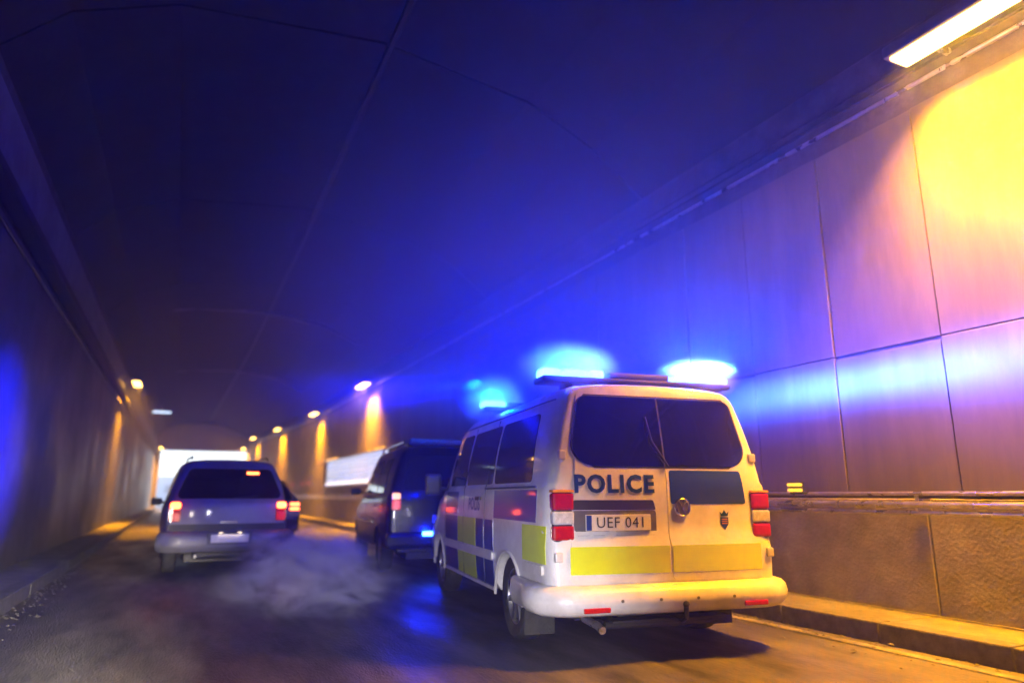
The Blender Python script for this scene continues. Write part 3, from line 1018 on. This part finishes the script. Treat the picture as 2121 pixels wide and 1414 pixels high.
# the turning mirror of the front beacon throws its beam on to the left wall
d = bpy.data.lights.new('beacon_beam', 'SPOT'); d.energy = 6000 * K_BLUE * 5; d.color = (0, .004, 1); d.spot_size = R(26); d.spot_blend = 1.0; d.shadow_soft_size = .05
o = bpy.data.objects.new('beacon_beam', d); link(o); o.location = (2.9, 6.8, 2.35)
o.rotation_euler = (Vector((-2.1, 10.6, 1.75)) - Vector((2.9, 6.8, 2.35))).to_track_quat('-Z', 'Y').to_euler()
# ------------------------------------------------------------ silver estate car
def generic_car(name, loc, rz, B, paint, wheels, wr, lab, cat):
    c = empty(name, loc, rz); tag(c, lab, cat)
    B.build('body', paint, c, arches=wheels, wheel_r=wr)
    for s in (-1, 1):
        for y in wheels:
            wheel(c, s * (B.par(y)[3] - .13), y, wr, .19, s)
        mr = MB().box((0, 0, 0), (.18, .09, .12), .03).build('mirror', plastic_m, c, (s * (B.par(2.9)[3] + .10), B.mir, B.mz))
        MB().tube([(-s * .14, .03, -.02), (0, 0, 0)], .02, 8).build('mirror_arm', plastic_m, mr)
    MB().box((0, B.L / 2, B.par(1)[0] + .02), (B.par(1)[3] * 1.5, B.L * .86, .1), .02).build('underbody', plastic_m, c)
    return c
def csl(z): return max(0, z - 1.02) * .48 + max(0, z - 1.45) * .2
SB = Body([(0, .40, 1.06, 1.65, .835, .665), (.45, .34, 1.04, 1.68, .86, .69), (1.8, .30, 1.0, 1.69, .87, .70), (2.6, .30, .97, 1.6, .87, .66),
           (3.3, .30, .8, 1.08, .86, .60), (4.1, .32, .66, .86, .80, .52), (4.25, .36, .55, .76, .74, .46)], csl, 4.25, r=.12, c=.07, bulge=.05, crown=.03)
SB.mir, SB.mz = 2.75, 1.04
car = generic_car('silver_car', (.72, 11.35, 0), R(2.0), SB, silver_m, (.78, 3.35), .31,
                  'silver estate car with lit red brake lamps ahead in the left lane', 'car')
f = rearf(SB); fl, fr = sidef(SB, -1), sidef(SB, 1)
tg = patch('tailgate', rr(.74, 1.61, -.79, .79, -.605, .605, .05, 22), f, silver_m, car, off=.008, nx=16, skirt=.02)
patch('rear_window', rr(1.10, 1.545, -.755, .755, -.58, .58, (.10, .06), 20), f, glass_m, tg, off=.013, nx=16)
patch('brake_reflection', rr(1.465, 1.50, .22, .40, .22, .40, .01), f, red_e, tg, off=.018, nx=4)  # brake lamp's reflection on the glass, put in as a glowing patch
patch('rubbing_strip', rr(.645, .735, -.81, .81, -.81, .81, .02), f, plastic_m, car, off=.03, nx=14, skirt=.03)
patch('grip', rr(.745, .775, -.12, .12, -.12, .12, .01), f, chrome_m, tg, off=.016, nx=6)
seam('wiper', [f(.0, 1.10, .03), f(.16, 1.12, .035), f(.40, 1.14, .03)], tg, .008)
for s in (-1, 1):
    tl = patch('tail_lamp', rr(.77, 1.06, *((-.82, -.66, -.82, -.66) if s < 0 else (.66, .82, .66, .82)), .03), f, redl_m, car, off=.014, nx=5)
    a, b = (-.81, -.67) if s < 0 else (.67, .81)
    patch('lit_lens', rr(.955, 1.05, a, b, a, b, .035), f, red_e, tl, off=.02, nx=6)
    patch('lower_lens', rr(.785, .90, a + .01, b - .01, a + .01, b - .01, .02), f, red2_e, tl, off=.018, nx=5)
    MB().tube([(s * .56, .5, 1.70), (s * .55, .62, 1.74), (s * .56, 2.1, 1.76), (s * .56, 2.25, 1.71)], .014, 8).build('roof_rail', plastic_m, car, smooth=True)
    d = bpy.data.lights.new('brake_glow', 'POINT'); d.energy = 0.15; d.color = (1, .03, .01); d.shadow_soft_size = .06
    o = bpy.data.objects.new('brake_glow', d); link(o, car); o.location = (s * .75, -.14, 1.0)
    ff = fl if s < 0 else fr
    for (a, b) in ((.55, 1.15), (1.22, 1.95), (2.0, 2.55)):
        patch('side_window', rr(1.08, 1.52, a, b, a + .08, b - .05, .04), ff, glass_m, car, off=.005, nx=8)
    for yy in (1.18, 1.97): seam('shut_line', [ff(yy, z, .001) for z in (.4, .7, 1.0, 1.3)], car, .004)
# bumper with plate
V, F = [], []
pb = [(0, .36), (.05, .35), (.085, .39), (.095, .46), (.09, .56), (.07, .61), (.02, .64), (-.02, .64)]
pth = [(-.865, .55), (-.868, .3)] + [(-.865 + 1.73 * k / 20, -.05 + .11 * max(0, (abs(-.865 + 1.73 * k / 20) / .865 - .8) / .2) ** 2) for k in range(21)] + [(.868, .3), (.865, .55)]
for i, (x, y) in enumerate(pth):
    p0, p1 = Vector(pth[max(0, i - 1)]), Vector(pth[min(len(pth) - 1, i + 1)])
    d = (p1 - p0).normalized(); nn = Vector((d.y, -d.x))
    q = .5 if y > .25 else 1
    for (o_, z) in pb: V.append((x + nn.x * o_ * q, y + nn.y * o_ * q, z))
for i in range(len(pth) - 1):
    for k in range(len(pb) - 1):
        a = i * len(pb) + k
        F.append((a, a + 1, a + 1 + len(pb), a + len(pb)))
cb = obj('rear_bumper', V, F, silver_m, car, smooth=True, sharp=50)
MB().box((0, 0, 0), (.62, .03, .17), .01).build('plate_recess', grey_m, cb, (0.02, -.135, .535))
npl = MB().box((0, 0, 0), (.52, .01, .115), .003).build('number_plate', plate_m, cb, (0.02, -.155, .53))
for s in (-1, 1):
    MB().box((0, 0, 0), (.05, .03, .015), .003).build('plate_lamp', plate_e, cb, (.02 + s * .13, -.162, .612))
d = bpy.data.lights.new('plate_light', 'AREA'); d.shape = 'RECTANGLE'; d.size = .34; d.size_y = .02; d.energy = .05; d.color = (1, .78, .6)
o = bpy.data.objects.new('plate_light', d); link(o, cb); o.location = (.02, -.175, .60); o.rotation_euler = (R(-20), 0, 0)
lettering('plate_characters', 'RXK 527', .10, lambda x, z, off: (x, -.1605 - off, z), .02, .528, ink_m, cb, off=.0005) if False else None
MB().tube([(-.42, .2, .30), (-.42, -.02, .28)], .025, 10).build('exhaust_pipe', steel_m, car, smooth=True)
MB().box((0, .25, .30), (.9, .4, .14), .05).build('silencer', dark_m, car)

# ------------------------------------------------------------ dark people carrier ahead of the police van
def dsl(z): return max(0, z - 1.1) * .22
DB = Body([(0, .38, 1.15, 1.86, .90, .70), (.5, .34, 1.14, 1.9, .93, .73), (2.4, .30, 1.1, 1.9, .94, .74), (3.0, .30, 1.08, 1.78, .94, .70),
           (3.7, .30, .9, 1.2, .93, .68), (4.5, .32, .72, .92, .86, .58), (4.7, .36, .6, .8, .8, .5)], dsl, 4.7, r=.13, c=.07, bulge=.05, crown=.04)
DB.mir, DB.mz = 3.0, 1.22
dark = generic_car('dark_people_carrier', (3.70, 10.0, 0), R(-6.5), DB, black_m, (.85, 3.75), .335,
                   'glossy black people carrier half hidden in front of the police van', 'car')
f = rearf(DB); fl, fr = sidef(DB, -1), sidef(DB, 1)
tg = patch('tailgate', rr(.62, 1.84, -.76, .76, -.62, .62, .05, 22), f, black_m, dark, off=.008, nx=16, skirt=.02)
patch('rear_window', rr(1.22, 1.74, -.70, .70, -.58, .58, (.10, .06), 20), f, glass_m, tg, off=.013, nx=16)
MB().box((0, 0, 0), (1.3, .34, .05), .02).build('roof_spoiler', black_m, dark, (0, .13, 1.90))
MB().box((0, 0, 0), (1.1, 1.7, .10), .04).build('roof_box', plastic_m, dark, (0.05, 1.5, 2.0))
for s in (-1, 1):
    MB().tube([(s * .62, .35, 1.92), (s * .62, .45, 1.965), (s * .62, 2.5, 1.965), (s * .62, 2.6, 1.91)], .016, 8).build('roof_rail', chrome_m, dark, smooth=True)
    a, b = (-.86, -.72) if s < 0 else (.72, .86)
    tl = patch('tail_lamp', rr(.93, 1.20, a, b, a, b, .03), f, redl_m, dark, off=.014, nx=5)
    patch('upper_lens', rr(1.09, 1.18, a + .01, b - .01, a + .01, b - .01, .02), f, emis('warm_lens', (1.0, .52, .34), .4), tl, off=.02, nx=5)
    patch('lower_lens', rr(.95, 1.075, a + .01, b - .01, a + .01, b - .01, .02), f, emis('red_glow_lens', (1.0, .01, .06), .2), tl, off=.018, nx=5)
    ff = fl if s < 0 else fr
    for (a, b) in ((.45, 1.2), (1.27, 2.1), (2.17, 2.95)):
        patch('side_window', rr(1.19, 1.72, a, b, a + .06, b - .06, .05), ff, glass_m, dark, off=.005, nx=8)
    seam('window_trim', [ff(yy, 1.165, .004) for yy in (.3, 1, 2, 3.0)], dark, .009, chrome_m)
    seam('side_trim', [ff(yy, .72, .006) for yy in (1.3, 2, 3.2)], dark, .012, chrome_m)
    for yy in (1.23, 2.13): seam('shut_line', [ff(yy, z, .001) for z in (.4, .7, 1.0, 1.5)], dark, .004)
mb = MB().box((0, 0, .50), (1.86, .20, .24), .07)
db = mb.build('rear_bumper', black_m, dark, (0, .0, 0))
MB().box((0, -.11, .50), (.52, .012, .11), .003).build('number_plate', plate_m, tg, (0, 0, .31))
bl = MB().box((0, 0, 0), (.15, .06, .06), .015).build('blue_bumper_glow', blue_e, db, (-.33, -.125, .60))  # blue reflection on the bumper, put in as an added glowing block
beam_lamp('flasher', db, (-.33, -.26, .62), 16, 0)  # added lamp that goes with the bumper reflection

# ------------------------------------------------------------ third car, just showing beyond the silver one
TB = Body([(0, .40, 1.0, 1.40, .82, .58), (.45, .34, .98, 1.48, .85, .62), (2.4, .30, .96, 1.46, .86, .62), (3.1, .30, .85, 1.1, .85, .6),
           (4.1, .32, .66, .86, .80, .52), (4.2, .36, .55, .76, .74, .46)], lambda z: max(0, z - .98) * .6, 4.2, r=.12, c=.07, bulge=.05)
TB.mir, TB.mz = 2.7, 1.0
third = generic_car('pale_car', (1.66, 16.2, 0), R(-1), TB, mat('pale_blue_paint', (.3, .33, .42), .25, metal=.3, coat=.8, var=.05, dirt=(.15, .15, .15)),
                    (.78, 3.3), .30, 'pale car mostly hidden beyond the silver car, only its right tail lamp showing', 'car')
f = rearf(TB)
patch('rear_window', rr(1.03, 1.38, -.66, .66, -.5, .5, .08), f, glass_m, third, off=.012, nx=12)
for s in (-1, 1):
    a, b = (-.80, -.60) if s < 0 else (.60, .80)
    tl = patch('tail_lamp', rr(.70, 1.0, a, b, a, b, .03), f, clearl_m, third, off=.014, nx=5)
    patch('lit_lens', rr(.93, .985, a, b, a, b, .02), f, red_e, tl, off=.02, nx=5)
    patch('lit_lens', rr(.83, .885, a, b, a, b, .02), f, red_e, tl, off=.02, nx=5)
    patch('side_window', rr(1.02, 1.36, .7, 2.4, .85, 2.2, .06), sidef(TB, s), glass_m, third, off=.005, nx=8)
MB().box((0, -.02, .50), (1.62, .16, .26), .06).build('rear_bumper', plastic_m, third)

# ------------------------------------------------------------ beyond the exit
def cuboid_thing(name, loc, parts, lab, cat):
    o = empty(name, loc); tag(o, lab, cat)
    for (nm, c, d, m_, bv) in parts: MB().box(c, d, bv).build(nm, m_, o)
    return o
cuboid_thing('low_building', (-6, 128, 0), [('wall', (0, 0, 1.9), (34, 8, 3.8), pale_m, .05), ('roof', (0, 0, 3.95), (35, 9, .3), snow_m, .05)] +
             [('window', (-15 + 3.3 * k, -4.02, 2.1), (1.6, .1, 1.3), glass_m, .01) for k in range(10)],
             'pale low building standing in the white light beyond the exit', 'building')
sb = []
for k in range(2):
    V, F = [], []
    x0 = -7.5 if k == 0 else 6.2
    for j in range(60):
        for i in range(9):
            t = i / 8
            V.append((x0 + t * 2.6 * (1 if k else -1) + random.uniform(-.1, .1), 62.5 + j, max(-.02, .9 * math.sin(t * math.pi) + random.uniform(-.12, .12))))
    for j in range(59):
        for i in range(8):
            a = j * 9 + i; F.append((a, a + 1, a + 10, a + 9))
    o = obj('snow_bank', V, F, snow_m, smooth=True); tag(o, kind='structure')

# ------------------------------------------------------------ dirty slush along the left kerb
mb = MB()
for i in range(900):
    y = 3.0 + 28 * random.random() ** 1.3
    x = -1.44 + abs(random.gauss(0, .12))
    s = random.uniform(.005, .017) * (1.4 if random.random() < .1 else 1)
    V = []
    for (a, b, c) in ((1, 0, 0), (-1, 0, 0), (0, 1, 0), (0, -1, 0), (0, 0, 1), (.1, .1, -.6)):
        q = random.uniform(.6, 1.3)
        V.append((x + a * s * q * 1.2, y + b * s * q * 1.5, .014 + s * .2 + c * s * q * .7))
    mb.add(V, [(0, 2, 4), (2, 1, 4), (1, 3, 4), (3, 0, 4), (2, 0, 5), (1, 2, 5), (3, 1, 5), (0, 3, 5)])
o = mb.build('gutter_slush', debris_m); tag(o, kind='stuff')
mb = MB()
for i in range(240):
    y = 2.6 + 9 * random.random(); x = 5.12 - abs(random.gauss(0, .25)); s = random.uniform(.006, .02)
    V = []
    for (a, b, c) in ((1, 0, 0), (-1, 0, 0), (0, 1, 0), (0, -1, 0), (0, 0, 1), (.1, .1, -.6)):
        q = random.uniform(.6, 1.3)
        V.append((x + a * s * q * 1.4, y + b * s * q * 1.6, .014 + s * .2 + c * s * q * .6))
    mb.add(V, [(0, 2, 4), (2, 1, 4), (1, 3, 4), (3, 0, 4), (2, 0, 5), (1, 2, 5), (3, 1, 5), (0, 3, 5)])
o = mb.build('gutter_grit', debris_m); tag(o, kind='stuff')

# ------------------------------------------------------------ dipped headlamps of the car the photograph is taken from
for x, ax_, en_ in ((-.62, -.12, 2100), (.55, .30, 190)):
    d = bpy.data.lights.new('headlamp', 'SPOT'); d.energy = en_; d.color = (1.0, .86, .68) if ax_ < 0 else (.96, .90, 1.0); d.spot_size = R(44 if ax_ < 0 else 50); d.spot_blend = .7; d.shadow_soft_size = .06
    o = bpy.data.objects.new('headlamp', d); link(o); o.location = (x, .9, .62)
    o.rotation_euler = Vector((ax_, 1, -.30 if ax_ < 0 else -.17)).to_track_quat('-Z', 'Y').to_euler()

# ------------------------------------------------------------ exhaust cloud, added halo vapour and tunnel air
def volume_mat(name, dens, color, aniso):
    m = bpy.data.materials.new(name); m.use_nodes = True
    n, l = m.node_tree.nodes, m.node_tree.links
    n.remove(n['Principled BSDF'])
    v = n.new('ShaderNodeVolumePrincipled')
    v.inputs['Color'].default_value = (*color, 1); v.inputs['Density'].default_value = dens; v.inputs['Anisotropy'].default_value = aniso
    l.new(v.outputs[0], n['Material Output'].inputs['Volume'])
    return m, v, n, l
def cloud(loc, size, dens, seed, soft_only=False):
    m, v, n, l = volume_mat('exhaust_and_halo_vapour', 1.0, (.8, .86, .95) if soft_only else (.97, .97, .98), .2 if soft_only else -.1)
    tc = n.new('ShaderNodeTexCoord')
    mp = n.new('ShaderNodeMapping'); mp.inputs['Location'].default_value = (seed, 0, 0); mp.inputs['Scale'].default_value = (1.3, 1.3, 1.0)
    l.new(tc.outputs['Object'], mp.inputs['Vector'])
    t = n.new('ShaderNodeTexNoise'); t.inputs['Scale'].default_value = 1.9 if not soft_only else .6; t.inputs['Detail'].default_value = 6; t.inputs['Roughness'].default_value = .62; t.inputs['Distortion'].default_value = 1.4
    l.new(mp.outputs[0], t.inputs['Vector'])
    ln_ = n.new('ShaderNodeVectorMath'); ln_.operation = 'LENGTH'; l.new(tc.outputs['Object'], ln_.inputs[0])
    fo = n.new('ShaderNodeMapRange'); fo.interpolation_type = 'SMOOTHSTEP'
    fo.inputs['From Min'].default_value = 1.0; fo.inputs['From Max'].default_value = .1; fo.inputs['To Min'].default_value = 0; fo.inputs['To Max'].default_value = 1
    l.new(ln_.outputs['Value'], fo.inputs['Value'])
    no = n.new('ShaderNodeMapRange'); no.inputs['From Min'].default_value = .45 if not soft_only else -.3; no.inputs['From Max'].default_value = .70
    l.new(t.outputs['Fac'], no.inputs['Value'])
    mu = n.new('ShaderNodeMath'); mu.operation = 'MULTIPLY'; l.new(fo.outputs[0], mu.inputs[0]); l.new(no.outputs[0], mu.inputs[1])
    m2 = n.new('ShaderNodeMath'); m2.operation = 'MULTIPLY'; m2.inputs[1].default_value = dens; l.new(mu.outputs[0], m2.inputs[0])
    l.new(m2.outputs[0], v.inputs['Density'])
    bm = bmesh.new(); bmesh.ops.create_icosphere(bm, subdivisions=3, radius=1.0)
    me = bpy.data.meshes.new('exhaust_and_halo'); bm.to_mesh(me); bm.free(); me.materials.append(m)
    o = bpy.data.objects.new('exhaust_and_halo', me); link(o); o.location = loc; o.scale = size
    tag(o, kind='stuff')
    return o
cloud((1.62, 9.9, .34), (1.0, 1.4, .48), 9.0, 1.0)
cloud((1.35, 7.9, .26), (1.15, 1.8, .42), 3.5, 5.0)
cloud((3.1, 8.0, 3.9), (3.5, 5.8, 2.5), .17, 9.0, True)  # vapour added above the vehicles to carry the wide blue halo
def on_van(x, y, z):
    return tuple(Vector((3.33, 4.30, 0)) + Matrix.Rotation(-HD, 3, 'Z') @ Vector((x, y, z)))
cloud(on_van(-.60, .42, 2.16), (.50, .38, .27), 7.0, 2.0, True)  # vapour added round the left modules to imitate lens bloom
cloud(on_van(.62, .42, 2.14), (.42, .34, .22), 6.0, 4.0, True)  # same added bloom vapour, right modules
cloud(on_van(-.68, 2.45, 2.15), (.40, .38, .36), 9.0, 2.0, True)  # same added bloom vapour, front beacon
hm, hv, _, _ = volume_mat('tunnel_haze', .008, (.66, .76, .97), .65)
o = obj('haze', *box_y(-30, 30, -30, 30, -25, 170, -1.05, 9.2), hm)
tag(o, kind='stuff')
